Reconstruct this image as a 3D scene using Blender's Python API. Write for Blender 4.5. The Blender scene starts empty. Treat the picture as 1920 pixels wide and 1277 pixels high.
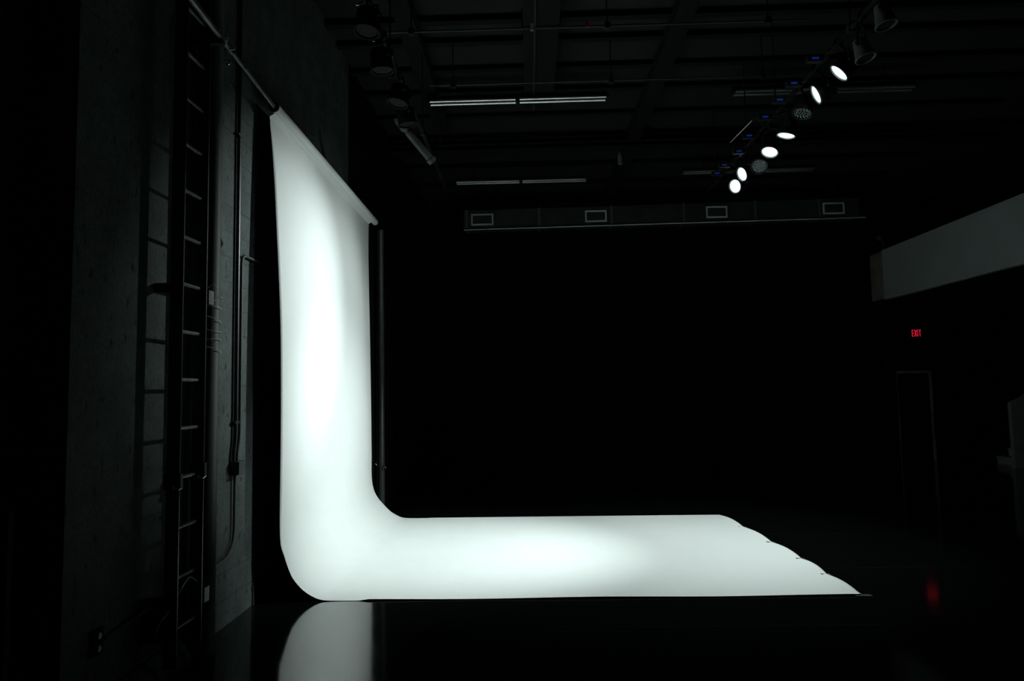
import bpy, bmesh, math, random
from mathutils import Vector, Matrix
random.seed(7)
C = bpy.context.scene.collection
# ------------------------------------------------------------------ camera
cd = bpy.data.cameras.new('camera'); cam = bpy.data.objects.new('camera', cd); C.objects.link(cam)
cd.lens = 24.0; cd.sensor_width = 36.0; cd.sensor_fit = 'HORIZONTAL'; cd.clip_end = 100
cam.matrix_world = Matrix(((0.99948836, 0.01990952, 0.02503236, 0.0),
                           (0.02647649, -0.07592523, -0.99676194, 0.0),
                           (-0.01794447, 0.99691473, -0.07641351, 1.75),
                           (0, 0, 0, 1)))
bpy.context.scene.camera = cam
# ------------------------------------------------------------------ world and exposure
w = bpy.data.worlds.new('world'); bpy.context.scene.world = w; w.use_nodes = True
w.node_tree.nodes['Background'].inputs[0].default_value = (0.6, 0.9, 0.8, 1)
w.node_tree.nodes['Background'].inputs[1].default_value = 0.0
vs = bpy.context.scene.view_settings
vs.view_transform = 'Standard'; vs.look = 'None'; vs.gamma = 1; vs.use_curve_mapping = False
vs.exposure = 0.0
LIGHT = (0.87, 1.0, 0.972)
# spot lamps: (y, z, aim point, watts, cone in degrees, blend)   x is 3.0 for all (they hang on one pipe)
LAMPS = [
    (9.69, 4.65, (-2.30, 6.45, 2.70), 1300, 33, 1.0),
    (9.36, 4.72, (-2.20, 8.00, 2.40), 500, 42, 1.0),
    (8.27, 4.64, (1.20, 6.90, 0.0), 60, 66, 1.0),
    (7.73, 4.64, (1.85, 8.05, 0.0), 640, 84, 1.0),
    (6.89, 4.75, (-2.20, 8.10, 2.30), 260, 56, 1.0),
    (6.37, 4.73, (-1.60, 7.90, 0.15), 1320, 53, 1.0),
]

# ------------------------------------------------------------------ materials
def mat(name, col, rough=0.6, metal=0.0, noise=0.0, nscale=8.0, bump=0.0, spec=0.5, emit=None, estr=0.0, ior=None):
    m = bpy.data.materials.new(name); m.use_nodes = True
    nt = m.node_tree; b = nt.nodes['Principled BSDF']
    b.inputs['Base Color'].default_value = (*col, 1)
    b.inputs['Roughness'].default_value = rough
    b.inputs['Metallic'].default_value = metal
    b.inputs['Specular IOR Level'].default_value = spec
    if ior: b.inputs['IOR'].default_value = ior
    if emit:
        b.inputs['Emission Color'].default_value = (*emit, 1); b.inputs['Emission Strength'].default_value = estr
    tc = nt.nodes.new('ShaderNodeTexCoord')
    n = nt.nodes.new('ShaderNodeTexNoise'); n.inputs['Scale'].default_value = nscale; n.inputs['Detail'].default_value = 6
    nt.links.new(tc.outputs['Object'], n.inputs['Vector'])
    if noise:
        r = nt.nodes.new('ShaderNodeMapRange')
        r.inputs['From Min'].default_value = 0.3; r.inputs['From Max'].default_value = 0.7
        r.inputs['To Min'].default_value = 1 - noise; r.inputs['To Max'].default_value = 1 + noise
        nt.links.new(n.outputs['Fac'], r.inputs['Value'])
        mx = nt.nodes.new('ShaderNodeVectorMath'); mx.operation = 'SCALE'
        mx.inputs[0].default_value = col
        nt.links.new(r.outputs[0], mx.inputs['Scale']); nt.links.new(mx.outputs[0], b.inputs['Base Color'])
    if bump:
        bp = nt.nodes.new('ShaderNodeBump'); bp.inputs['Strength'].default_value = bump; bp.inputs['Distance'].default_value = 0.02
        nt.links.new(n.outputs['Fac'], bp.inputs['Height']); nt.links.new(bp.outputs[0], b.inputs['Normal'])
    return m

def mat_wall():
    m = bpy.data.materials.new('painted_block_wall'); m.use_nodes = True
    nt = m.node_tree; L = nt.links.new; b = nt.nodes['Principled BSDF']; N = nt.nodes.new
    b.inputs['Roughness'].default_value = 0.75; b.inputs['Specular IOR Level'].default_value = 0.25
    tc = N('ShaderNodeTexCoord'); sp = N('ShaderNodeSeparateXYZ'); L(tc.outputs['Object'], sp.inputs[0])
    cb = N('ShaderNodeCombineXYZ'); L(sp.outputs['Y'], cb.inputs['X']); L(sp.outputs['Z'], cb.inputs['Y'])
    br = N('ShaderNodeTexBrick'); L(cb.outputs[0], br.inputs['Vector'])
    br.inputs['Scale'].default_value = 1.0; br.inputs['Brick Width'].default_value = 0.41; br.inputs['Row Height'].default_value = 0.205
    br.inputs['Mortar Size'].default_value = 0.004; br.inputs['Mortar Smooth'].default_value = 0.6
    br.inputs['Color1'].default_value = (1, 1, 1, 1); br.inputs['Color2'].default_value = (0.93, 0.93, 0.93, 1); br.inputs['Mortar'].default_value = (0.22, 0.22, 0.22, 1)
    # joints fade in and out under the thick paint
    n0 = N('ShaderNodeTexNoise'); n0.inputs['Scale'].default_value = 1.1; L(tc.outputs['Object'], n0.inputs['Vector'])
    r0 = N('ShaderNodeMapRange'); r0.inputs['From Min'].default_value = 0.48; r0.inputs['From Max'].default_value = 0.66; L(n0.outputs['Fac'], r0.inputs['Value'])
    mxb = N('ShaderNodeMix'); mxb.data_type = 'RGBA'; L(r0.outputs[0], mxb.inputs['Factor'])
    mxb.inputs[6].default_value = (1, 1, 1, 1); L(br.outputs['Color'], mxb.inputs[7])
    n1 = N('ShaderNodeTexNoise'); n1.inputs['Scale'].default_value = 3.0; n1.inputs['Detail'].default_value = 9; n1.inputs['Roughness'].default_value = 0.65; L(tc.outputs['Object'], n1.inputs['Vector'])
    r1 = N('ShaderNodeMapRange'); r1.inputs['From Min'].default_value = 0.3; r1.inputs['From Max'].default_value = 0.7; r1.inputs['To Min'].default_value = 0.7; r1.inputs['To Max'].default_value = 1.25; L(n1.outputs['Fac'], r1.inputs['Value'])
    # chips and pock marks, stretched upright
    mp = N('ShaderNodeMapping'); mp.inputs['Scale'].default_value = (9, 9, 4); L(tc.outputs['Object'], mp.inputs['Vector'])
    n2 = N('ShaderNodeTexNoise'); n2.inputs['Scale'].default_value = 2.2; n2.inputs['Detail'].default_value = 4; L(mp.outputs[0], n2.inputs['Vector'])
    r2 = N('ShaderNodeMapRange'); r2.inputs['From Min'].default_value = 0.30; r2.inputs['From Max'].default_value = 0.37; r2.inputs['To Min'].default_value = 0.3; r2.inputs['To Max'].default_value = 1.0; L(n2.outputs['Fac'], r2.inputs['Value'])
    m0 = N('ShaderNodeMath'); m0.operation = 'MULTIPLY'; L(r1.outputs[0], m0.inputs[0]); L(r2.outputs[0], m0.inputs[1])
    n3 = N('ShaderNodeTexNoise'); n3.inputs['Scale'].default_value = 46; n3.inputs['Detail'].default_value = 3; L(tc.outputs['Object'], n3.inputs['Vector'])
    r3 = N('ShaderNodeMapRange'); r3.inputs['From Min'].default_value = 0.32; r3.inputs['From Max'].default_value = 0.6; r3.inputs['To Min'].default_value = 0.78; r3.inputs['To Max'].default_value = 1.06; L(n3.outputs['Fac'], r3.inputs['Value'])
    m1 = N('ShaderNodeMath'); m1.operation = 'MULTIPLY'; L(m0.outputs[0], m1.inputs[0]); L(r3.outputs[0], m1.inputs[1])
    v = N('ShaderNodeVectorMath'); v.operation = 'SCALE'; L(mxb.outputs[2], v.inputs[0]); L(m1.outputs[0], v.inputs['Scale'])
    v2 = N('ShaderNodeVectorMath'); v2.operation = 'MULTIPLY'; L(v.outputs[0], v2.inputs[0]); v2.inputs[1].default_value = WALLCOL
    L(v2.outputs[0], b.inputs['Base Color'])
    hs = N('ShaderNodeMath'); hs.operation = 'MULTIPLY'; L(m1.outputs[0], hs.inputs[0]); L(mxb.outputs[2], hs.inputs[1])
    bp = N('ShaderNodeBump'); bp.inputs['Strength'].default_value = 0.35; bp.inputs['Distance'].default_value = 0.01; L(hs.outputs[0], bp.inputs['Height']); L(bp.outputs[0], b.inputs['Normal'])
    return m

def mat_floor():
    m = bpy.data.materials.new('glossy_black_stage_floor'); m.use_nodes = True
    nt = m.node_tree; L = nt.links.new; b = nt.nodes['Principled BSDF']; N = nt.nodes.new
    tc = N('ShaderNodeTexCoord')
    n = N('ShaderNodeTexNoise'); n.inputs['Scale'].default_value = 1.6; n.inputs['Detail'].default_value = 8; L(tc.outputs['Object'], n.inputs['Vector'])
    r = N('ShaderNodeMapRange'); r.inputs['To Min'].default_value = 0.05; r.inputs['To Max'].default_value = 0.12; L(n.outputs['Fac'], r.inputs['Value']); L(r.outputs[0], b.inputs['Roughness'])
    sp = N('ShaderNodeSeparateXYZ'); L(tc.outputs['Object'], sp.inputs[0])
    a = N('ShaderNodeMath'); a.operation = 'ADD'; a.inputs[1].default_value = 100 - 4.45; L(sp.outputs['Y'], a.inputs[0])
    md = N('ShaderNodeMath'); md.operation = 'PINGPONG'; md.inputs[1].default_value = 0.8; L(a.outputs[0], md.inputs[0])
    lt = N('ShaderNodeMath'); lt.operation = 'LESS_THAN'; lt.inputs[1].default_value = 0.003; L(md.outputs[0], lt.inputs[0])
    mx = N('ShaderNodeMix'); mx.data_type = 'RGBA'; L(lt.outputs[0], mx.inputs['Factor'])
    mx.inputs[6].default_value = (0.0035, 0.0042, 0.0042, 1); mx.inputs[7].default_value = (0.02, 0.022, 0.022, 1)
    L(mx.outputs[2], b.inputs['Base Color'])
    n2 = N('ShaderNodeTexNoise'); n2.inputs['Scale'].default_value = 5; n2.inputs['Detail'].default_value = 3; L(tc.outputs['Object'], n2.inputs['Vector'])
    bp = N('ShaderNodeBump'); bp.inputs['Strength'].default_value = 0.03; bp.inputs['Distance'].default_value = 0.01; L(n2.outputs['Fac'], bp.inputs['Height']); L(bp.outputs[0], b.inputs['Normal'])
    b.inputs['IOR'].default_value = 1.5
    return m

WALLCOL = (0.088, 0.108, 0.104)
M = dict(
    wall=mat_wall(), floor=mat_floor(),
    paper=mat('white_seamless_paper', (0.86, 0.88, 0.87), 0.85, noise=0.01, nscale=2, spec=0.15),
    core=mat('black_cardboard_core', (0.012, 0.012, 0.012), 0.7, noise=0.2),
    black=mat('matte_black_paint', (0.01, 0.011, 0.011), 0.6, noise=0.25, spec=0.3),
    deepblack=mat('flat_black_paint', (0.006, 0.007, 0.007), 0.9, noise=0.2, spec=0.1),
    ceil=mat('dark_ceiling_deck', (0.007, 0.0085, 0.0082), 0.9, noise=0.2, nscale=3),
    joist=mat('black_steel_joist', (0.006, 0.007, 0.007), 0.8, noise=0.2, spec=0.2),
    ladder=mat('black_painted_steel', (0.035, 0.038, 0.038), 0.45, noise=0.2),
    rung=mat('worn_grey_rung', (0.10, 0.11, 0.11), 0.5, metal=0.0, noise=0.3),
    pipe=mat('painted_grey_pipe', (0.05, 0.06, 0.058), 0.6, noise=0.15),
    conduit=mat('painted_conduit', (0.03, 0.034, 0.034), 0.4, noise=0.2),
    steel=mat('steel_tube', (0.25, 0.26, 0.27), 0.35, metal=0.8, noise=0.2),
    chrome=mat('bright_steel', (0.7, 0.72, 0.72), 0.2, metal=1.0, noise=0.05),
    white=mat('white_enamel', (0.75, 0.78, 0.77), 0.35, noise=0.03),
    tube=mat('satin_white_tube', (0.92, 0.95, 0.94), 0.32, metal=0.92, noise=0.01),
    rail=mat('bright_track', (0.9, 0.92, 0.92), 0.3, metal=0.95, noise=0.1, nscale=30),
    duct=mat('dark_painted_duct', (0.035, 0.042, 0.04), 0.6, noise=0.3, nscale=3),
    vent=mat('grey_vent_frame', (0.75, 0.82, 0.8), 0.5, noise=0.1),
    fascia=mat('pale_parapet_paint', (0.29, 0.33, 0.32), 0.8, noise=0.05, nscale=2),
    wood=mat('bare_brown_board', (0.17, 0.15, 0.12), 0.8, noise=0.3, nscale=5),
    stair=mat('pale_stair_paint', (0.3, 0.33, 0.32), 0.8, noise=0.1),
    can=mat('black_lamp_can', (0.02, 0.021, 0.022), 0.4, noise=0.1),
    greycan=mat('grey_lamp_can', (0.10, 0.112, 0.11), 0.5, noise=0.1),
    ring=mat('lamp_rim_metal', (0.35, 0.38, 0.4), 0.3, metal=0.7, noise=0.05),
    lens=mat('lit_led_lens', (0.8, 0.85, 0.85), 0.3, emit=(0.85, 1.0, 0.99), estr=2.6, noise=0.01),
    lensring=mat('lit_led_lens_edge', (0.6, 0.66, 0.68), 0.2, emit=(0.55, 0.75, 0.78), estr=0.55, noise=0.01),
    deadlens=mat('unlit_lamp_glass', (0.03, 0.035, 0.04), 0.15, noise=0.1),
    leddot=mat('unlit_led_domes', (0.55, 0.65, 0.66), 0.25, noise=0.1),
    blue=mat('blue_display_glow', (0.02, 0.03, 0.2), 0.4, emit=(0.03, 0.12, 1.0), estr=0.10, noise=0.01),
    red=mat('red_exit_letters', (0.5, 0.01, 0.03), 0.4, emit=(1.0, 0.02, 0.06), estr=0.6, noise=0.01),
    redcloth=mat('red_tape', (0.6, 0.02, 0.06), 0.7, noise=0.1),
    tape=mat('black_gaffer_tape', (0.02, 0.02, 0.02), 0.7, noise=0.2),
    wire=mat('pale_wire', (0.8, 0.84, 0.84), 0.4, noise=0.1),
    plate=mat('outlet_plastic', (0.03, 0.03, 0.03), 0.5, noise=0.1),
    socket=mat('white_outlet_plastic', (0.7, 0.74, 0.73), 0.4, noise=0.05),
    dframe=mat('satin_grey_door_frame', (0.55, 0.6, 0.6), 0.35, metal=0.5, noise=0.1),
)

# ------------------------------------------------------------------ mesh helpers
def obj(name, bm, m, parent=None, smooth=False, bevel=0):
    me = bpy.data.meshes.new(name); bm.to_mesh(me); bm.free()
    if smooth:
        for p in me.polygons: p.use_smooth = True
    me.materials.append(M[m] if isinstance(m, str) else m)
    o = bpy.data.objects.new(name, me); C.objects.link(o)
    if bevel:
        b = o.modifiers.new('bevel', 'BEVEL'); b.width = bevel; b.segments = 2; b.limit_method = 'ANGLE'
    if parent:
        o.parent = parent
        o.matrix_parent_inverse = Matrix.Translation(parent.location).inverted() if parent.type == 'EMPTY' or True else Matrix()
    return o
def tag(o, label, cat, group=None, kind=None):
    o['label'] = label
    if cat: o['category'] = cat
    if group: o['group'] = group
    if kind: o['kind'] = kind
    return o
def thing(name, label, cat, loc, group=None):
    o = bpy.data.objects.new(name, None); C.objects.link(o); o.location = loc; o.empty_display_size = 0.1
    return tag(o, label, cat, group)
def struct(name, bm, m, **k):
    o = obj(name, bm, m, **k); o['kind'] = 'structure'; return o
def B(): return bmesh.new()
def box(bm, x0, x1, y0, y1, z0, z1, mtx=None):
    vs_ = [Vector((x, y, z)) for x in (x0, x1) for y in (y0, y1) for z in (z0, z1)]
    if mtx: vs_ = [mtx @ v for v in vs_]
    v = [bm.verts.new(c) for c in vs_]
    for f in ((0, 1, 3, 2), (4, 6, 7, 5), (0, 4, 5, 1), (2, 3, 7, 6), (0, 2, 6, 4), (1, 5, 7, 3)):
        bm.faces.new([v[i] for i in f])
    return bm
def frame_of(d):
    d = d.normalized(); up = Vector((0, 0, 1)) if abs(d.z) < 0.95 else Vector((0, 1, 0))
    s = d.cross(up).normalized(); return s, s.cross(d).normalized()
def tube(bm, pts, r, n=12, cap=True):
    pts = [Vector(p) for p in pts]; rings = []
    s0 = None
    for i, p in enumerate(pts):
        if i == 0: d = pts[1] - p
        elif i == len(pts) - 1: d = p - pts[i - 1]
        else: d = (pts[i + 1] - p).normalized() + (p - pts[i - 1]).normalized()
        d.normalize()
        if s0 is None: s, u = frame_of(d)
        else:
            s = (s0 - d * s0.dot(d)).normalized(); u = s.cross(d)
        s0 = s
        rr = r[i] if isinstance(r, (list, tuple)) else r
        rings.append([bm.verts.new(p + (s * math.cos(2 * math.pi * k / n) + u * math.sin(2 * math.pi * k / n)) * rr) for k in range(n)])
    for a, b in zip(rings, rings[1:]):
        for k in range(n): bm.faces.new((a[k], a[(k + 1) % n], b[(k + 1) % n], b[k]))
    if cap:
        bm.faces.new(rings[0]); bm.faces.new(rings[-1][::-1])
    return bm
def lathe(bm, prof, mtx, n=28):          # prof: (radius, height) along local z
    rings = []
    for r, h in prof:
        if r < 1e-6: rings.append([bm.verts.new(mtx @ Vector((0, 0, h)))])
        else: rings.append([bm.verts.new(mtx @ Vector((r * math.cos(2 * math.pi * k / n), r * math.sin(2 * math.pi * k / n), h))) for k in range(n)])
    for a, b in zip(rings, rings[1:]):
        for k in range(n):
            if len(a) == 1 and len(b) == 1: continue
            if len(a) == 1: bm.faces.new((a[0], b[k], b[(k + 1) % n]))
            elif len(b) == 1: bm.faces.new((a[k], b[0], a[(k + 1) % n]))
            else: bm.faces.new((a[k], b[k], b[(k + 1) % n], a[(k + 1) % n]))
    return bm
def prism(bm, poly, a0, a1, axis):       # polygon in the two other axes, extruded along axis
    def P(u, v, a): return {0: (a, u, v), 1: (u, a, v), 2: (u, v, a)}[axis]
    lo = [bm.verts.new(P(u, v, a0)) for u, v in poly]; hi = [bm.verts.new(P(u, v, a1)) for u, v in poly]
    bm.faces.new(lo); bm.faces.new(hi[::-1]); n = len(poly)
    for i in range(n): bm.faces.new((lo[i], lo[(i + 1) % n], hi[(i + 1) % n], hi[i]))
    return bm
def fixn(bm): bmesh.ops.recalc_face_normals(bm, faces=bm.faces); return bm

def catmull(P, k=4):
    out = []
    for i in range(len(P) - 1):
        p0 = P[max(i - 1, 0)]; p1 = P[i]; p2 = P[i + 1]; p3 = P[min(i + 2, len(P) - 1)]
        for j in range(k):
            t = j / k
            out.append(tuple(.5 * (2 * b + (c - a) * t + (2 * a - 5 * b + 4 * c - d_) * t * t + (3 * b - a - 3 * c + d_) * t ** 3) for a, b, c, d_ in zip(p0, p1, p2, p3)))
    out.append(P[-1]); return out
# ------------------------------------------------------------------ the room
XW, YB, XR, ZC = -2.38, 16.3, 11.6, 6.27
struct('floor', box(B(), -3.2, XR + .3, -3.2, YB + .3, -0.2, 0), 'floor')
struct('ceiling', box(B(), -3.2, XR + .3, -3.2, YB + .3, ZC, ZC + 0.2), 'ceil')
bm = B()
box(bm, XW - .4, XW, 3.47, 5.84, 0, ZC); box(bm, XW - .4, XW, 5.84, 6.80, 2.13, ZC); box(bm, XW - .4, XW, 6.80, 8.9, 0, ZC)
box(bm, XW - .62, XW - .28, -3, 3.47, 0, ZC)
struct('wall_left', bm, 'wall')
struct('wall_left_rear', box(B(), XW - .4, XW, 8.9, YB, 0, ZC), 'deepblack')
bm = B(); box(bm, -3, 8.62, YB, YB + .3, 0, ZC); box(bm, 9.36, XR + .3, YB, YB + .3, 0, ZC); box(bm, 8.62, 9.36, YB, YB + .3, 2.04, ZC)
struct('wall_back', bm, 'deepblack')
struct('wall_right', box(B(), XR, XR + .3, -3, YB, 0, ZC), 'deepblack')
struct('wall_front', box(B(), -3.2, XR + .3, -3.2, -3, 0, ZC), 'deepblack')
# low concrete kerb at the foot of the left wall
struct('baseboard_left', prism(B(), [(XW, 0), (XW + .10, 0), (XW + .10, .05), (XW + .02, .16), (XW, .16)], 3.47, 4.62, 1), 'wall')
# joists and beams under the deck
tn = 0
for y in (7.25, 7.86, 8.36, 9.10, 9.80, 10.7, 11.9, 13.1, 14.3):
    tn += 1; bm = B(); box(bm, XW, 7.6, y - .05, y + .05, 6.185, 6.20); box(bm, XW, 7.6, y - .012, y + .012, 6.20, ZC)
    struct('trim_%d' % tn, bm, 'joist')
for x, y1 in ((-1.36, 11.0), (1.86, 15)):
    tn += 1; bm = B(); box(bm, x - .11, x + .11, 4, y1, 6.03, 6.05); box(bm, x - .012, x + .012, 4, y1, 6.05, 6.16); box(bm, x - .11, x + .11, 4, y1, 6.16, 6.18)
    struct('trim_%d' % tn, bm, 'joist')
tn += 1; bm = B(); box(bm, XW, XR, 11.4, 11.62, 5.90, 5.93); box(bm, XW, XR, 11.5, 11.52, 5.93, 6.00); box(bm, XW, XR, 11.4, 11.62, 6.00, 6.02)
struct('trim_%d' % tn, bm, 'joist')

# door in the left wall, half hidden behind the paper
d = thing('door_1', 'dark door in the block wall behind the hanging paper', None, (XW, 6.3, 0)); d['kind'] = 'structure'
obj('door_panel', box(B(), XW - .16, XW - .11, 5.90, 6.74, 0.01, 2.07), 'ladder', d, bevel=.004)
bm = B(); box(bm, XW - .18, XW + .012, 5.84, 5.90, 0, 2.13); box(bm, XW - .18, XW + .012, 6.74, 6.80, 0, 2.13); box(bm, XW - .18, XW + .012, 5.90, 6.74, 2.07, 2.13)
obj('door_frame', bm, 'ladder', d, bevel=.003)
cl = obj('door_closer', box(B(), XW - .11, XW - .05, 5.98, 6.26, 1.96, 2.03), 'pipe', d, bevel=.006)
obj('closer_arm', tube(B(), [(XW - .06, 6.12, 2.04), (XW - .02, 6.38, 2.05), (XW - .04, 6.5, 2.06)], .008, 8), 'pipe', d)
obj('door_handle', tube(B(), [(XW - .11, 6.0, 1.02), (XW - .05, 6.0, 1.02), (XW - .05, 6.12, 1.02)], .010, 8), 'chrome', d)

# exit door in the back wall
d = thing('door_2', 'narrow black exit door with a satin grey frame below the red EXIT sign', None, (8.99, YB, 0)); d['kind'] = 'structure'
obj('door_panel', box(B(), 8.62, 9.36, YB + .06, YB + .11, 0.015, 2.02), 'black', d, bevel=.004)
bm = B(); box(bm, 8.56, 8.62, YB - .03, YB + .1, 0, 2.10); box(bm, 9.36, 9.42, YB - .03, YB + .1, 0, 2.10); box(bm, 8.62, 9.36, YB - .03, YB + .1, 2.04, 2.10)
obj('door_frame', bm, 'dframe', d, bevel=.008)
obj('threshold', box(B(), 8.62, 9.36, YB - .03, YB + .06, 0, .014), 'chrome', d, bevel=.004)
obj('push_bar', tube(B(), [(8.7, YB + .02, 1.0), (9.25, YB + .02, 1.0)], .018, 10), 'black', d)

# EXIT sign
s = thing('exit_sign', 'small exit sign with glowing red letters reading EXIT above the far door', 'exit sign', (9.1, YB - .06, 2.98))
obj('housing', box(B(), 8.945, 9.255, YB - .07, YB, 2.87, 3.09), 'black', s, bevel=.008)
def stroke(bm, x0, z0, x1, z1, w, y):
    a = Vector((x0, 0, z0)); b = Vector((x1, 0, z1)); dd = (b - a).normalized(); n = Vector((-dd.z, 0, dd.x)) * w / 2
    q = [a - n, b - n, b + n, a + n]; lo = [bm.verts.new((p.x, y, p.z)) for p in q]; hi = [bm.verts.new((p.x, y + .006, p.z)) for p in q]
    bm.faces.new(lo[::-1]); bm.faces.new(hi)
    for i in range(4): bm.faces.new((lo[i], lo[(i + 1) % 4], hi[(i + 1) % 4], hi[i]))
L0, zb, zt, sw, yy = 8.995, 2.900, 3.058, .013, YB - .076
bm = B(); stroke(bm, L0 + .009, zb, L0 + .009, zt, sw, yy)
for z in (zb + .009, (zb + zt) / 2, zt - .009): stroke(bm, L0, z, L0 + .05, z, sw, yy)
obj('letter', bm, 'red', s); s0 = L0 + .062
bm = B(); stroke(bm, s0, zb, s0 + .05, zt, sw, yy); stroke(bm, s0 + .05, zb, s0, zt, sw, yy - .001); obj('letter', bm, 'red', s)
bm = B(); stroke(bm, L0 + .134, zb, L0 + .134, zt, sw, yy); obj('letter', bm, 'red', s)
bm = B(); stroke(bm, L0 + .185, zb, L0 + .185, zt, sw, yy); stroke(bm, L0 + .155, zt - .009, L0 + .215, zt - .009, sw, yy - .001); obj('letter', bm, 'red', s)

# mezzanine on the right
bm = B(); box(bm, 7.3, XR - .03, -2.9, 14.4, 3.49, 3.62)
mz = thing('mezzanine', 'mezzanine balcony with a pale solid parapet along the right side of the hall', 'balcony', (7.2, 8, 3.49))
obj('deck', bm, 'deepblack', mz)
obj('parapet', box(B(), 7.2, 7.3, -2.9, 13.9, 3.49, 4.505), 'fascia', mz, bevel=.004)
e = obj('end_panel', box(B(), 7.205, 7.3, 13.905, 14.4, 3.52, 4.49), 'wood', mz); e['label'] = 'bare brown end panel'
obj('post', box(B(), 7.35, 7.5, 14.2, 14.35, 0, 3.49), 'deepblack', mz)
obj('post', box(B(), 7.35, 7.5, 3.0, 3.15, 0, 3.49), 'deepblack', mz)
rr = thing('work_light', 'small dim lamp on a stem at the far end of the balcony parapet', 'lamp', (7.35, 14.1, 4.49))
obj('stem', tube(B(), [(7.35, 14.1, 4.49), (7.35, 14.1, 4.72), (7.27, 14.1, 4.80)], .012, 8), 'pipe', rr)
obj('head', lathe(B(), [(0, .06), (.04, .05), (.055, -.03), (.05, -.05), (0, -.045)], Matrix.Translation((7.27, 14.1, 4.80)) @ Matrix.Rotation(-.9, 4, 'Y'), 16), 'pipe', rr)

# pale staircase under the mezzanine
st = thing('staircase', 'pale painted stair flight with solid side wall at the far right', 'stairs', (10.4, 14.9, 0))
for i in range(5):
    obj('step', box(B(), 10.27 + i * .26, 10.27 + (i + 1) * .26, 14.7, 15.5, 0, (i + 1) * .17), 'stair', st, bevel=.006)
    obj('nosing', box(B(), 10.245 + i * .26, 10.28 + i * .26, 14.7, 15.5, (i + 1) * .17 - .03, (i + 1) * .17 + .004), 'stair', st, bevel=.004)
obj('side_wall', fixn(prism(B(), [(10.03, 0), (11.56, 0), (11.56, 2.35), (10.25, 1.45), (10.03, 1.36)], 14.58, 14.69, 1)), 'stair', st)

# ------------------------------------------------------------------ seamless paper on its roll
def lerp(a, b, t): return a + (b - a) * t
def interp(tab, x):
    for (a, va), (b, vb) in zip(tab, tab[1:]):
        if x <= b: return lerp(va, vb, (x - a) / (b - a) if b > a else 0)
    return tab[-1][1]
NEAR = [(-2.221, 4.271), (-2.243, 4.258), (-2.263, 4.247), (-2.2685, 4.240), (-2.268, 4.22), (-2.262, 4.15), (-2.245, 4.0), (-2.222, 3.7), (-2.205, 3.36), (-2.18, 2.9), (-2.158, 2.42), (-2.148, 1.95), (-2.143, 1.5), (-2.142, 1.0), (-2.142, .56), (-2.115, .40), (-2.085, .28), (-2.05, .195), (-1.98, .105), (-1.90, .045), (-1.82, .012), (-1.70, .004), (-1.5, .003)]
FAR = [(-2.238, 4.251), (-2.260, 4.238), (-2.280, 4.227), (-2.2855, 4.220), (-2.286, 4.20), (-2.288, 4.13), (-2.289, 4.0), (-2.29, 3.7), (-2.285, 3.36), (-2.278, 2.9), (-2.272, 2.42), (-2.268, 1.95), (-2.265, 1.5), (-2.263, 1.0), (-2.258, .62), (-2.225, .42), (-2.175, .31), (-2.115, .23), (-2.02, .12), (-1.93, .055), (-1.84, .015), (-1.70, .004), (-1.5, .003)]
NC, FC = catmull(NEAR), catmull(FAR)
# tape points along the free end: (x, y)
TP = [(2.744, 5.951), (2.745, 6.625), (2.747, 7.222), (2.715, 7.998), (2.667, 8.899), (2.60, 9.735)]
nv = 90
vsamp = [0, .0015, .003, .005, .0075] + [.01 + .98 * i / (nv - 9) for i in range(nv - 8)] + [.994, .997, 1]
bm = B(); rows = []
for (xn, zn), (xf, zf) in zip(NC, FC):
    row = []
    for v in vsamp:
        x = lerp(xn, xf, v); z = lerp(zn, zf, v)
        hang = min(1, max(0, (z - .3) / .6)); drop = min(1, max(0, (4.28 - z) / .8))
        y0 = lerp(5.95, 5.85, min(1, z / .5)); y1 = lerp(9.80, 9.66, min(1, z / .5))
        y = lerp(y0, y1, v)
        x += (-.013 * max(0, 1 - v / .005) * hang * min(1, max(0, (4.24 - z) / .5)))                  # near edge curls to the wall
        x += hang * drop * (.010 * math.sin(v * 9 + z * .5) + .014 * math.exp(-((v - .93) / .045) ** 2) * math.sin(z * 1.1 + .5) + .012 * max(0, (v - .95) / .05))
        row.append(bm.verts.new((x, y, z)))
    rows.append(row)
NX = 60
def endx(y):
    P = TP
    for (xa, ya), (xb, yb) in zip(P, P[1:]):
        if y <= yb + 1e-6:
            t = min(1, max(0, (y - ya) / (yb - ya))); a = math.sin(math.pi * t ** .9) ** .9
            last = yb > 9.7
            return lerp(xa, xb, t) + a * .008, a * (.026 if last else .023)
    return P[-1][0], 0
for i in range(1, NX + 1):
    t = i / NX; row = []
    for v in vsamp:
        y = lerp(lerp(5.95, 9.80, v), lerp(5.951, 9.735, v), t)
        ex, ez = endx(lerp(5.951, 9.735, v))
        x = lerp(-1.5, ex, 1 - (1 - t) ** 1.25)
        g = max(0, 1 - (ex - x) / .38)
        z = .003 + ez * g ** 2
        edge = max(0, 1 - v / .02)
        z += .008 * edge ** 2 + .004 * math.sin(x * 3) * edge + .003 * max(0, 1 - (1 - v) / .02)
        row.append(bm.verts.new((x, y, z)))
    rows.append(row)
for a, b in zip(rows, rows[1:]):
    for k in range(len(vsamp) - 1): bm.faces.new((a[k], b[k], b[k + 1], a[k + 1]))
bg = thing('paper_backdrop', 'wide white seamless paper sweep hanging down the wall and out over the floor', 'backdrop', (-1.8, 7.8, 0))
sheet = obj('paper_sheet', fixn(bm), 'paper', bg, smooth=True)
sm = sheet.modifiers.new('solid', 'SOLIDIFY'); sm.thickness = .0012; sm.offset = 0
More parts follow.
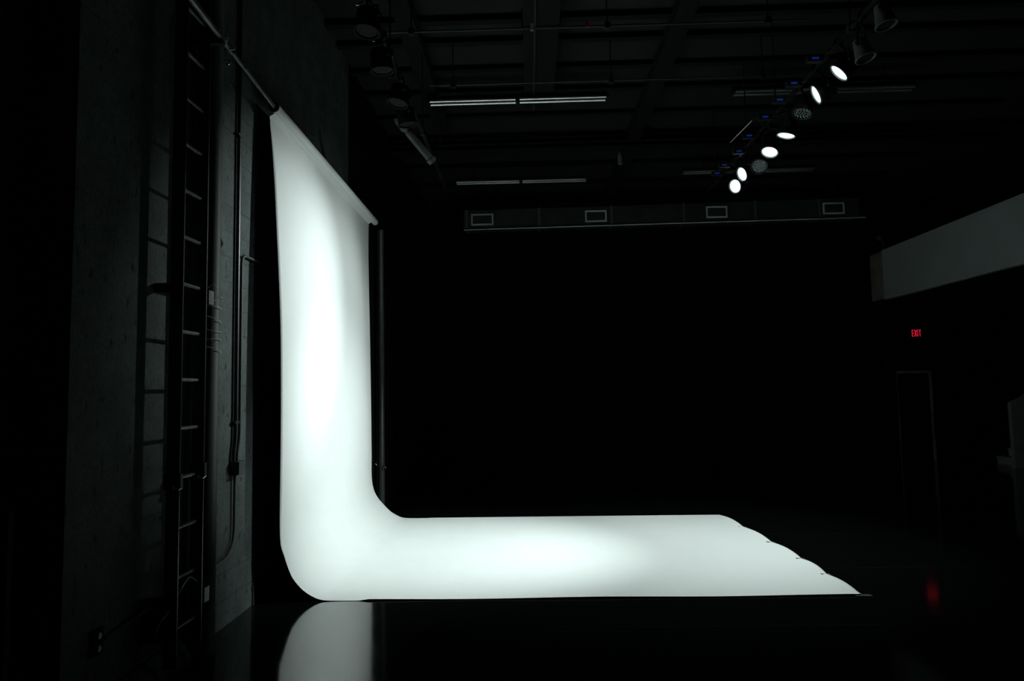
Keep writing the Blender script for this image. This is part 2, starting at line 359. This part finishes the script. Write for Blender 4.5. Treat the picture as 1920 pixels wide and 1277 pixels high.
# roll: paper wound round a core, wall side lets the sheet down
def ax(y): return (lerp(-2.222, -2.238, (y - 5.83) / 4.0), y, lerp(4.318, 4.298, (y - 5.83) / 4.0))
bm = B(); a, b_ = Vector(ax(5.83)), Vector(ax(9.87)); dd = (b_ - a); q = dd.to_track_quat('Z', 'Y').to_matrix().to_4x4(); q.translation = a; ln = dd.length
lathe(bm, [(.034, 0), (.0445, .0), (.046, .002), (.046, ln - .012), (.042, ln - .003), (.030, ln), (0, ln)], q, 40)
obj('paper_roll', fixn(bm), 'paper', bg, smooth=False)
bm = B(); lathe(bm, [(.021, .0), (.021, -.006), (.047, -.006), (.047, .004), (.040, .006)], q, 32)
obj('roll_end_ring', fixn(bm), 'core', bg)
rl = bpy.data.objects['paper_roll']
for p in rl.data.polygons: p.use_smooth = len(p.vertices) == 4 and p.area > .001

# pipe that carries the roll
cb = thing('support_pipe', 'long grey steel pipe carrying the paper roll beside the block wall', 'pipe', (-2.2, 5.0, 4.35))
PA, PD = Vector((-2.222, 5.86, 4.318)), Vector((.072, -1.33, -.004)).normalized()
def PP(t): return PA + PD * t
obj('outer_tube', tube(B(), [PP(1.15), PP(2.70)], .024, 16), 'steel', cb)
obj('inner_tube', tube(B(), [PP(0), PP(1.17)], .018, 16), 'steel', cb)
obj('collar', tube(B(), [PP(1.03), PP(1.09)], .027, 14), 'chrome', cb)
obj('bolt', tube(B(), [PP(.80), PP(.80) + Vector((.03, 0, -.02))], .006, 8), 'chrome', cb)
obj('bolt', tube(B(), [PP(.40), PP(.40) + Vector((.025, 0, -.01))], .005, 8), 'chrome', cb)
bm = B(); box(bm, XW, -2.13, 4.612, 4.652, 4.262, 4.288); box(bm, XW, XW + .012, 4.60, 4.66, 4.18, 4.36)
obj('wall_bracket', bm, 'black', cb, bevel=.002)
obj('safety_wire', tube(B(), [(-2.15 + .03 * math.cos(i), 4.55 + .02 * i, 4.32 + .03 * math.sin(i)) for i in range(14)], .003, 6), 'wire', cb)
hk = tag(obj('wall_hook', tube(B(), [(XW, 5.12, 4.40), (XW + .06, 5.12, 4.40)] + [(XW + .06 + .02 * math.sin(t * .5), 5.12, 4.38 + .02 * math.cos(t * .5)) for t in range(0, 9)], .005, 8), 'chrome'), 'tiny steel hook on the wall below the support pipe', 'hook')

# ------------------------------------------------------------------ ladder
ld = thing('wall_ladder', 'tall black steel ladder fixed upright to the block wall', 'ladder', (-2.24, 4.42, 0))
YL0, YL1 = 4.262, 4.576
for y in (YL0, YL1):
    obj('side_rail', box(B(), -2.283, -2.198, y - .006, y + .006, .10, 6.2), 'ladder', ld, bevel=.002)
for k in range(20):
    z = .318 + .311 * k
    obj('rung', tube(B(), [(-2.24, YL0, z), (-2.24, YL1, z)], .0125, 10), 'rung', ld)
for z in (2.46, .50, 4.5):
    for y in (YL0, YL1):
        bm = B(); box(bm, XW, -2.282, y - .004, y + .004, z - .03, z + .03); obj('wall_bracket', bm, 'ladder', ld)
for y, z in ((YL0, 1.235), (YL1, 1.27)):
    bm = B(); box(bm, -2.29, -2.185, y - .02, y + .014, z - .05, z + .05); obj('rail_clamp', bm, 'black', ld)
    tube_b = tube(B(), [(-2.225, y - .022, z - .03), (-2.21, y - .04, z - .045), (-2.185, y - .04, z - .045), (-2.175, y - .022, z - .03)], .006, 8); obj('clamp_bolt', tube_b, 'chrome', ld)

# fat drain pipe just past the ladder
dp = thing('drain_pipe', 'thick grey vertical pipe on the wall right beside the ladder', 'pipe', (-2.285, 4.785, 0))
obj('pipe_run', tube(B(), [(-2.285, 4.785, 0), (-2.285, 4.785, ZC)], .075, 28), 'pipe', dp, smooth=False)
for p in bpy.data.objects['pipe_run'].data.polygons: p.use_smooth = len(p.vertices) == 4
for z in (2.45, .43):
    bm = B(); box(bm, -2.30, -2.212, 4.640, 4.715, z - .05, z + .05); obj('strap', bm, 'greycan', dp, bevel=.003)
dp2 = thing('drain_pipe', 'dark vertical pipe standing beyond the far edge of the hanging paper', 'pipe', (-2.27, 10.38, 0))
bm = tube(B(), [(-2.27, 10.38, 0), (-2.27, 10.38, 4.3)], .05, 24); obj('pipe_run', bm, 'conduit', dp2, smooth=True)
obj('strap', lathe(B(), [(.054, -.02), (.057, -.018), (.057, .018), (.054, .02)], Matrix.Translation((-2.27, 10.38, .68)), 24), 'conduit', dp2)
obj('bolt', tube(B(), [(-2.235, 10.32, .70), (-2.20, 10.30, .68), (-2.19, 10.30, .66)], .007, 8), 'chrome', dp2)
obj('bolt', tube(B(), [(-2.32, 10.32, .70), (-2.345, 10.30, .73)], .006, 8), 'chrome', dp2)

# coil of wire looped on the drain pipe
cw = B(); pts = []
for i in range(150):
    t = i / 149; a = t * 2 * math.pi * 5.2
    pts.append((-2.285 + .088 * math.cos(a), 4.785 + .088 * math.sin(a), 2.47 - .40 * t ** .9 + .012 * math.sin(a * 1.3)))
tag(obj('wire_coil', tube(cw, pts, .0022, 6), 'wire'), 'thin pale wire coiled loosely around the thick pipe', 'wire')
bm = B(); tube(bm, catmull([(-2.23, 4.63, 2.50), (-2.19, 4.66, 2.54), (-2.17, 4.70, 2.50), (-2.18, 4.70, 2.45), (-2.20, 4.66, 2.42)]), .002, 6)
tag(obj('wire_end', bm, 'wire'), 'short loose curl of pale wire sticking out above the wire coil', 'wire')

# conduits
def bend(P, r=.09, n=6):
    P = [Vector(p) for p in P]; out = [P[0]]
    for i in range(1, len(P) - 1):
        a = (P[i - 1] - P[i]); b = (P[i + 1] - P[i]); rr_ = min(r, a.length * .45, b.length * .45); a.normalize(); b.normalize()
        s_, e_ = P[i] + a * rr_, P[i] + b * rr_
        for k in range(n + 1):
            t = k / n; out.append(s_.lerp(P[i], t).lerp(P[i].lerp(e_, t), t))
    out.append(P[-1]); return out
xc = XW + .022
cd1 = thing('conduit', 'long straight dark conduit running from the ceiling down the block wall', 'conduit', (xc, 5.42, 1.2))
obj('conduit_run', tube(B(), bend([(xc, 5.43, ZC), (xc, 5.43, 1.42), (xc, 5.40, 1.30), (xc, 5.40, 1.24)], .05), .017, 10), 'conduit', cd1)
obj('strap', box(B(), XW, xc + .016, 5.39, 5.47, 1.545, 1.565), 'conduit', cd1); obj('strap', box(B(), XW, xc + .016, 5.39, 5.47, 3.9, 3.92), 'conduit', cd1)
cd2 = thing('conduit', 'thinner conduit hooking over from the small box behind the paper down the wall', 'conduit', (xc, 5.50, 1.2))
obj('conduit_run', tube(B(), bend([(xc, 6.22, 2.93), (xc, 5.505, 2.93), (xc, 5.505, 1.42), (xc, 5.465, 1.30), (xc, 5.465, 1.24)], .10), .012, 10), 'pipe', cd2)
cd3 = thing('conduit', 'conduit dropping from the junction box and bending away low on the wall', 'conduit', (xc, 5.43, .6))
obj('conduit_run', tube(B(), bend([(xc, 5.43, 1.15), (xc, 5.43, .52), (xc, 4.88, .50)], .22, 8), .012, 10), 'greycan', cd3)
cd4 = thing('conduit', 'low horizontal conduit running from the ladder foot toward the outlet', 'conduit', (xc, 4.0, .46))
obj('conduit_run', tube(B(), [(xc, 4.62, .485), (xc, 4.30, .482), (xc, 3.80, .445)], .009, 8), 'pipe', cd4)
jb = thing('junction_box', 'small grey electrical junction box under the vertical conduits', 'electrical box', (XW, 5.44, 1.2))
obj('box_body', box(B(), XW, XW + .07, 5.375, 5.495, 1.14, 1.25), 'conduit', jb, bevel=.006)
obj('cover', box(B(), XW + .07, XW + .076, 5.38, 5.49, 1.145, 1.245), 'pipe', jb, bevel=.002)
jb = thing('junction_box', 'small electrical box peeking out beside the top half of the paper edge', 'electrical box', (XW, 6.28, 2.93))
obj('box_body', box(B(), XW, XW + .07, 6.22, 6.34, 2.84, 3.02), 'pipe', jb, bevel=.006)
obj('cover', box(B(), XW + .07, XW + .076, 6.225, 6.335, 2.845, 3.015), 'pipe', jb, bevel=.002)
fb = thing('floor_box', 'dark electrical box with loose wires at the foot of the ladder', 'electrical box', (XW, 4.4, .3))
obj('box_body', box(B(), XW, XW + .09, 4.22, 4.40, .26, .44), 'black', fb, bevel=.008)
obj('cover', box(B(), XW + .09, XW + .097, 4.23, 4.39, .27, .43), 'black', fb, bevel=.002)
bm = B(); tube(bm, bend([(XW + .09, 4.30, .40), (XW + .16, 4.22, .47), (XW + .13, 4.14, .40), (XW + .12, 4.12, .34)], .05), .0035, 6); obj('loose_wire', bm, 'wire', fb)
bm = B(); tube(bm, bend([(XW + .09, 4.34, .42), (XW + .15, 4.38, .56), (XW + .14, 4.50, .60), (XW + .16, 4.56, .54)], .05), .003, 6); obj('loose_wire', bm, 'wire', fb)

# outlet low on the wall
ol = thing('wall_outlet', 'white duplex power outlet in a dark plate low on the wall at far left', 'outlet', (XW, 3.75, .44))
obj('cover_plate', box(B(), XW, XW + .02, 3.70, 3.79, .375, .515), 'deepblack', ol, bevel=.004)
for z in (.478, .410):
    obj('socket', lathe(B(), [(0, .0), (.017, 0), (.017, .006), (.014, .009), (0, .009)], Matrix.Translation((XW + .02, 3.745, z)) @ Matrix.Rotation(math.pi / 2, 4, 'Y') @ Matrix.Diagonal((1.15, 1, 1, 1)), 20), 'socket', ol)
# upright board against the recess
ub = thing('upright_board', 'narrow grey upright board leaning at the far left wall', 'board', (XW - .2, 3.15, 0))
obj('board', box(B(), -2.64, -2.54, 3.30, 3.34, 0, 1.22), 'pipe', ub, bevel=.003)
obj('foot', box(B(), -2.66, -2.50, 3.28, 3.36, 0, .05), 'pipe', ub, bevel=.003)
bp_ = tag(obj('diamond_plate', prism(B(), [(5.00, 2.95), (5.10, 3.045), (5.20, 2.95), (5.10, 2.855)], XW, XW + .008, 0), 'deepblack'), 'small black diamond shaped plate on the wall beside the thick pipe', 'plate')

# ------------------------------------------------------------------ ceiling services
gt = 'lighting pipes under the ceiling'
def pipe(name, label, cat, p0, p1, r, m='conduit', hangers=(), group=None, axis=0):
    t = thing(name, label, cat, tuple((Vector(p0) + Vector(p1)) / 2), group)
    obj('tube', tube(B(), [p0, p1], r, 12), m, t)
    for h in hangers:
        pt = (h, p0[1], p0[2]) if axis == 0 else (p0[0], h, p0[2])
        obj('hanger', tube(B(), [pt, (pt[0], pt[1], ZC)], .008, 6), 'joist', t)
        obj('pipe_clamp', box(B(), pt[0] - .03, pt[0] + .03, pt[1] - .03, pt[1] + .03, pt[2] - .035, pt[2] + .035), 'black', t, bevel=.004)
    return t
pipe('ceiling_pipe', 'thin steel pipe across the ceiling carrying the red tag', 'pipe', (-1.75, 7.04, 5.64), (3.0, 7.04, 5.64), .011, 'conduit', (-1.2, .9, 2.6))
pipe('ceiling_pipe', 'thin steel pipe across the ceiling just above the nearest strip lights', 'pipe', (-1.2, 8.38, 5.66), (3.4, 8.38, 5.66), .010, 'conduit', (-.9, 1.1, 3.0))
pipe('lighting_bar', 'black pipe hung lengthwise holding the lit spotlights', 'lighting bar', (3.0, 3.8, 5.02), (3.0, 11.2, 5.02), .025, 'joist', (4.5, 6.1, 8.0, 9.1, 10.6), axis=1)
pipe('lighting_bar', 'black pipe hung lengthwise holding the unlit lamps near the left wall', 'lighting bar', (-1.28, 3.8, 5.02), (-1.28, 10.6, 5.02), .025, 'joist', (4.6, 6.3, 8.3, 10.0), axis=1)
tg = tag(obj('red_tag', fixn(prism(B(), [(.66, 5.66), (.685, 5.72), (.70, 5.66), (.72, 5.62), (.66, 5.62)], 7.015, 7.025, 1)), 'redcloth'), 'tiny red tag tied on the ceiling pipe', 'tag')
tg = tag(obj('pipe_lug', box(B(), .08, .11, 7.01, 7.025, 5.60, 5.68), 'vent'), 'tiny pale metal lug on the ceiling pipe left of the red tag', 'lug')
# dark duct running lengthwise and small fixture
dk = thing('ceiling_duct', 'black lengthwise duct box hung between the joists', 'duct', (.18, 8, 5.95))
obj('duct_body', box(B(), 0.0, .42, 6.2, 9.9, 5.98, 6.18), 'joist', dk)
obj('rod', tube(B(), [(.14, 6.2, 5.95), (.14, 9.9, 5.95)], .014, 8), 'conduit', dk)
for y in (7.6, 9.4): obj('strap', box(B(), -.02, .44, y, y + .05, 5.965, 6.19), 'conduit', dk)
sf = thing('hanging_fixture', 'small grey cylinder hanging alone under the far beam', 'fixture', (1.62, 11.5, 5.92))
obj('stem', tube(B(), [(1.62, 11.45, 5.92), (1.62, 11.45, 5.80)], .012, 8), 'conduit', sf)
obj('cylinder', lathe(B(), [(0, .10), (.03, .09), (.045, .02), (.045, -.10), (.03, -.11), (0, -.10)], Matrix.Translation((1.62, 11.45, 5.72)), 16), 'greycan', sf)

def strip(label, x0, x1, y, z, two=True, grp='ceiling strip lights'):
    t = thing('strip_light', label, 'ceiling light', ((x0 + x1) / 2, y, z + .08), grp)
    bm = B(); prism(bm, [(y - .045, z + .035), (y + .045, z + .035), (y + .035, z + .09), (y - .035, z + .09)], x0, x1, 0)
    obj('housing', fixn(bm), 'black', t)
    xm = (x0 + x1) / 2
    for xa, xb in ((x0 + .02, xm - .03), (xm + .03, x1 - .02)):
        for dy_ in (-.055, .055):
            obj('lamp_tube', tube(B(), [(xa, y + dy_, z), (xb, y + dy_, z)], .019, 12), 'tube', t, smooth=False)
    for xx in (x0, xm, x1):
        obj('socket_block', box(B(), xx - .02, xx + .02, y - .085, y + .085, z - .028, z + .03), 'black', t, bevel=.003)
    for xx in (x0 + .4, x1 - .4):
        obj('hanger', tube(B(), [(xx, y, z + .08), (xx, y, ZC)], .005, 6), 'joist', t)
strip('twin tube strip light, nearest one, left of the spotlights', -1.36, 1.17, 9.4, 5.88)
strip('twin tube strip light, farther one, behind the nearest on the left side', -1.35, 1.16, 12.8, 5.78)
strip('twin tube strip light high on the right, partly behind the spotlight row', 2.93, 5.46, 9.4, 5.90)
strip('twin tube strip light farther back on the right, behind the lowest spotlights', 2.96, 5.46, 12.8, 5.87)

# duct with four vents along the back
dz0, dz1, dy0 = 5.345, 5.735, 14.5
du = thing('air_duct', 'long dark rectangular air duct crossing high at the back of the hall', 'duct', (2.8, 14.8, 5.3))
def skew(x): return (x - 2.8) * .0075
bm = B(); box(bm, -1.36, 7.1, dy0 + .01, dy0 + .45, dz0, dz1); 
for v in bm.verts: v.co.z += skew(v.co.x)
obj('duct_body', bm, 'duct', du)
for x in (-.9, 1.0, 2.9, 4.8, 6.7): obj('hanger', tube(B(), [(x, dy0 + .23, 5.70), (x, dy0 + .23, ZC)], .008, 6), 'joist', du)
for x in (-1.30, .27, 1.83, 3.38, 4.9, 6.25):
    bm = B(); box(bm, x - .025, x + .025, dy0 - .006, dy0 + .46, dz0 - .012 + skew(x), dz1 + .012 + skew(x)); obj('seam_band', bm, 'greycan', du)
for x0, x1, z0, z1 in ((-1.20, -.72, 5.37, 5.62), (1.26, 1.72, 5.385, 5.635), (3.85, 4.30, 5.41, 5.66), (6.33, 6.78, 5.43, 5.68)):
    bm = B(); y0 = dy0 - .02; f = .032
    box(bm, x0, x1, y0, dy0 + .01, z0, z0 + f); box(bm, x0, x1, y0, dy0 + .01, z1 - f, z1); box(bm, x0, x0 + f, y0, dy0 + .01, z0 + f, z1 - f); box(bm, x1 - f, x1, y0, dy0 + .01, z0 + f, z1 - f)
    v_ = obj('vent', bm, 'vent', du, bevel=.003)
    bm = B(); n = 7
    for k in range(n):
        z = z0 + f + (z1 - z0 - 2 * f) * (k + .5) / n
        box(bm, x0 + f, x1 - f, -.011, .011, -.002, .002, Matrix.Translation((0, y0 + .014, z)) @ Matrix.Rotation(.6, 4, 'X'))
    for k in range(1, 5): xx = lerp(x0 + f, x1 - f, k / 5); box(bm, xx - .002, xx + .002, y0 + .006, y0 + .022, z0 + f, z1 - f)
    lv = obj('louvres', bm, 'greycan', v_)
o = obj('bottom_rail', tube(B(), [(-1.36, dy0 - .04, 5.30 + skew(-1.36)), (7.2, dy0 - .04, 5.30 + skew(7.2))], .014, 12), 'white', du); o['label'] = 'thin pale rail under the duct'
for x in (-1.2, .5, 2.2, 3.9, 5.6, 7.0): obj('rail_bracket', tube(B(), [(x, dy0 - .04, 5.305 + skew(x)), (x, dy0 + .03, 5.355 + skew(x))], .008, 6), 'conduit', o)

# ------------------------------------------------------------------ stage lamps
def lamp(x, y, z, aim, label, lit=None, can='can', leds=True, glass='deadlens', L=.20, R=.105, group='spotlights on the right lighting bar', bulge=False, barz=5.02, disp=True, name='par_spotlight'):
    a = Vector(aim) - Vector((x, y, z)); a.normalize()
    q = a.to_track_quat('Z', 'Y').to_matrix().to_4x4(); q.translation = Vector((x, y, z))     # lens centre at origin, facing +z
    t = thing(name, label, 'stage light', (x, y, z), group)
    back = Vector((x, y, z)) - a * (L * .55)
    if bulge: prof = [(0, -L), (.04, -L), (.055, -L + .01), (.065, -L * .6), (R * .95, -.03), (R, -.015), (R, .0), (R - .008, .0), (R - .008, -.02), (0, -.02)]
    else: prof = [(0, -L), (.05, -L), (.075, -L + .008), (.088, -L + .03), (.088, -.06), (R, -.045), (R, 0), (R - .006, 0), (R - .006, -.02), (0, -.02)]
    obj('can', fixn(lathe(B(), prof, q, 32)), can, t, smooth=False)
    if not bulge:
        bm = B()
        for k in range(16):
            an = k * math.pi / 8; mt = q @ Matrix.Rotation(an, 4, 'Z'); box(bm, .084, .097, -.003, .003, -L + .02, -.065, mt)
        obj('cooling_fins', bm, can, t)
    obj('rim', fixn(lathe(B(), [(R - .010, .0), (R - .004, .007), (R + .003, .004), (R + .003, -.01), (R - .004, -.012)], q, 36)), 'ring' if lit is not None else can, t, smooth=True)
    bm = lathe(B(), [(0, -.008), (R - .02, -.008), (R - .02, -.0105), (0, -.0105)], q, 32)
    if lit is not None:
        obj('lens', fixn(bm), 'lens', t)
        obj('lens_edge', fixn(lathe(B(), [(R - .0195, -.010), (R - .0195, -.006), (R - .008, -.004), (R - .008, -.010)], q, 32)), 'lensring', t)
    else:
        obj('lens', fixn(bm), glass, t)
        if leds:
            bm = B()
            for (n_, rr_) in ((1, 0), (6, .030), (12, .060), (14, .080)):
                for k in range(n_):
                    an = 2 * math.pi * k / n_ + rr_ * 9
                    lathe(bm, [(.0085, -.008), (.008, -.004), (.004, -.001), (0, 0)], q @ Matrix.Translation((rr_ * math.cos(an), rr_ * math.sin(an), 0)), 8)
            obj('led_domes', fixn(bm), 'leddot', t)
    # yoke: two arms to the sides of the can and a crosspiece above
    side = a.cross(Vector((0, 0, 1))); side = side.normalized() if side.length > .05 else Vector((0, 1, 0))
    top = Vector((x, y, barz - .10)) if True else None
    hub = back; w_ = .118
    P = [hub + side * w_, hub + side * w_ + Vector((0, 0, .07)), Vector((hub.x, hub.y, barz - .10)) + side * w_ * .8, Vector((hub.x, hub.y, barz - .085)), Vector((hub.x, hub.y, barz - .10)) - side * w_ * .8, hub - side * w_ + Vector((0, 0, .07)), hub - side * w_]
    obj('yoke', tube(B(), P, .010, 8), 'black', t)
    for s_ in (1, -1):
        bm = B(); tube(bm, [hub + side * w_ * s_ * .8, hub + side * (w_ + .03) * s_], .014, 10); obj('yoke_knob', bm, 'black', t)
    bm = B(); c0 = Vector((hub.x, hub.y, barz - .085)); c1 = Vector((x * .0 + BARX(x), hub.y, barz))
    tube(bm, [c0, c1 + Vector((0, 0, -.03))], .012, 8)
    tube(bm, [c1 + Vector((.037 * math.cos(k * .6 - 1.2), 0, .037 * math.sin(k * .6 - 1.2))) for k in range(9)], .010, 8)
    cl_ = obj('clamp', bm, 'black', t)
    bm = B(); tube(bm, [c1 + Vector((-.03, 0, -.03)), c1 + Vector((-.075, 0, -.055))], .006, 8); box(bm, -.012, .012, -.004, .004, -.008, .008, Matrix.Translation(c1 + Vector((-.078, 0, -.056))))
    obj('wing_bolt', bm, 'chrome', t)
    if disp and can == 'can':
        bx = Vector((x - .235, hub.y, barz - .16)); bm = B(); box(bm, -.075, .075, -.03, .03, -.03, .03, Matrix.Translation(bx)); tube(bm, [bx + Vector((.07, 0, .02)), c0 + Vector((0, 0, -.005))], .008, 8)
        cbx = obj('control_box', bm, 'black', t)
        bm = B(); box(bm, -.035, .03, -.034, -.0302, -.012, .008, Matrix.Translation(bx)); obj('display', bm, 'blue', cbx)
    if lit is not None:
        ld_ = bpy.data.lights.new('spot', 'SPOT'); ld_.energy = lit[0]; ld_.spot_size = math.radians(lit[1]); ld_.spot_blend = lit[2]; ld_.color = LIGHT; ld_.shadow_soft_size = .05
        lo = bpy.data.objects.new('light_source', ld_); C.objects.link(lo)
        lo.rotation_mode = 'QUATERNION'; lo.rotation_quaternion = a.to_track_quat('-Z', 'Y'); lo.location = Vector((x, y, z)) + a * .02
        lo.parent = t; lo.matrix_parent_inverse = Matrix.Translation(t.location).inverted()
    return t
def BARX(x): return 3.0 if x > 0 else -1.28
labels = ['lit spotlight, lowest and farthest of the glowing row', 'lit spotlight just above the lowest one, tall oval lens', 'lit spotlight with a flat wide lens beside the unlit dotted one',
          'lit spotlight pointing down, thin wide glowing lens', 'lit spotlight turned sideways, thin upright glowing lens', 'lit spotlight nearest the camera, slanted glowing lens, highest in view']
for (y, z, aim, W, cone, bl), lb in zip(LAMPS, labels):
    lamp(3.0, y, z, aim, lb, (W, cone, bl))
lamp(3.04, 8.77, 4.63, (1.6, 5.2, 1.2), 'unlit spotlight showing a round pattern of LED dots')
lamp(3.0, 7.25, 4.70, (2.0, 6.7, 1.0), 'unlit black spotlight between the sideways one and the downward one')
lamp(3.0, 5.86, 4.62, (3.5, 5.4, 2.0), 'grey unlit lamp can above the highest glowing spotlight', can='greycan', leds=False, L=.19, R=.085, bulge=True, glass='joist', name='par_can')
lamp(3.0, 5.50, 4.72, (3.4, 5.2, 2.0), 'grey unlit lamp can at the top edge, nearest on its bar', can='greycan', leds=False, L=.19, R=.085, bulge=True, glass='joist', name='par_can')
g2 = 'unlit lamps on the left lighting bar'
lamp(-1.28, 5.35, 4.72, (-1.6, 4.9, 1.0), 'black unlit lamp nearest on the left lighting bar', group=g2, disp=False, leds=False, can='joist', glass='joist')
lamp(-1.28, 5.95, 4.68, (-1.0, 6.2, 1.0), 'black unlit lamp second along the left lighting bar', group=g2, disp=False, leds=False, can='joist', glass='joist')
lamp(-1.28, 6.65, 4.68, (-2.0, 6.2, 1.0), 'black unlit lamp third along the left lighting bar', group=g2, disp=False, leds=False, can='joist', glass='joist')
lamp(-1.28, 7.25, 4.70, (-.6, 7.6, 1.0), 'black unlit lamp beside the long grey spotlight', group=g2, disp=False, leds=False, can='joist', glass='joist')
# long profile spotlight
ps = thing('profile_spotlight', 'long grey ellipsoidal spotlight pointing down on the left lighting bar', 'stage light', (-1.25, 7.2, 4.75))
pa, pb = Vector((-1.44, 7.45, 4.86)), Vector((-1.08, 7.75, 4.45)); dd = pb - pa; q = dd.to_track_quat('Z', 'Y').to_matrix().to_4x4(); q.translation = pa; L_ = dd.length
obj('lamp_housing', fixn(lathe(B(), [(0, -.02), (.035, -.01), (.05, .03), (.055, .14), (.035, .17)], q, 20)), 'duct', ps)
obj('barrel', fixn(lathe(B(), [(.035, .17), (.045, .20), (.045, L_ - .06), (.055, L_ - .05), (.055, L_), (.048, L_), (.048, L_ - .03), (0, L_ - .03)], q, 20)), 'duct', ps)
obj('yoke', tube(B(), bend([pa + dd * .35 + Vector((0, -.08, 0)), pa + dd * .35 + Vector((0, -.08, .2)), pa + dd * .35 + Vector((0, .08, .2)), pa + dd * .35 + Vector((0, .08, 0))], .03), .009, 8), 'black', ps)
obj('clamp', tube(B(), [pa + dd * .35 + Vector((0, 0, .2)), (-1.28, 7.55, 5.0)], .012, 8), 'chrome', ps)

# cables along the right bar
def cable(label, pts, r=.006, m='wire'):
    return tag(obj('cable', tube(B(), bend(pts, .06, 4), r, 6), m), label, 'cable')
cable('straight pale cable slanting up beside the lit row of spotlights', [(2.9, 9.5, 5.225), (2.9, 8.55, 5.16)], .006)
cable('dark cable looping from the slanting cable toward the next spotlight', [(2.9, 8.55, 5.16), (2.92, 8.4, 5.13), (2.95, 7.9, 4.97), (2.96, 7.7, 4.96)], .006, 'conduit')
cable('dark cable sagging between the lower spotlights on the bar', [(2.9, 9.5, 4.98), (2.9, 9.1, 4.88), (2.93, 8.5, 4.97)], .006, 'conduit')

# ------------------------------------------------------------------ gaffer tape holding the paper
for o in [q for q in bpy.data.objects if q.name.startswith('display')]: o['label'] = 'small blue lit display'
spots = ['on the paper end nearest the camera', 'second along the paper end from the camera', 'third along the paper end, in the middle', 'fourth along the paper end', 'fifth along the paper end, near the far corner']
for (x, y), lb in zip(TP, spots):
    bm = B(); L1 = .085 if y < 6 else .03; box(bm, x - .055, x + L1, y - .028, y + .028, .0035, .0065)
    for v in bm.verts:
        if v.co.x > x + .02: v.co.z -= .0032
    bmesh.ops.rotate(bm, verts=bm.verts, cent=(x, y, .004), matrix=Matrix.Rotation(random.uniform(-.25, .25) if y > 6 else 0, 3, 'Z'))
    tag(obj('gaffer_tape', bm, 'tape'), 'piece of black gaffer tape ' + lb, 'tape', 'tape pieces holding the paper end')
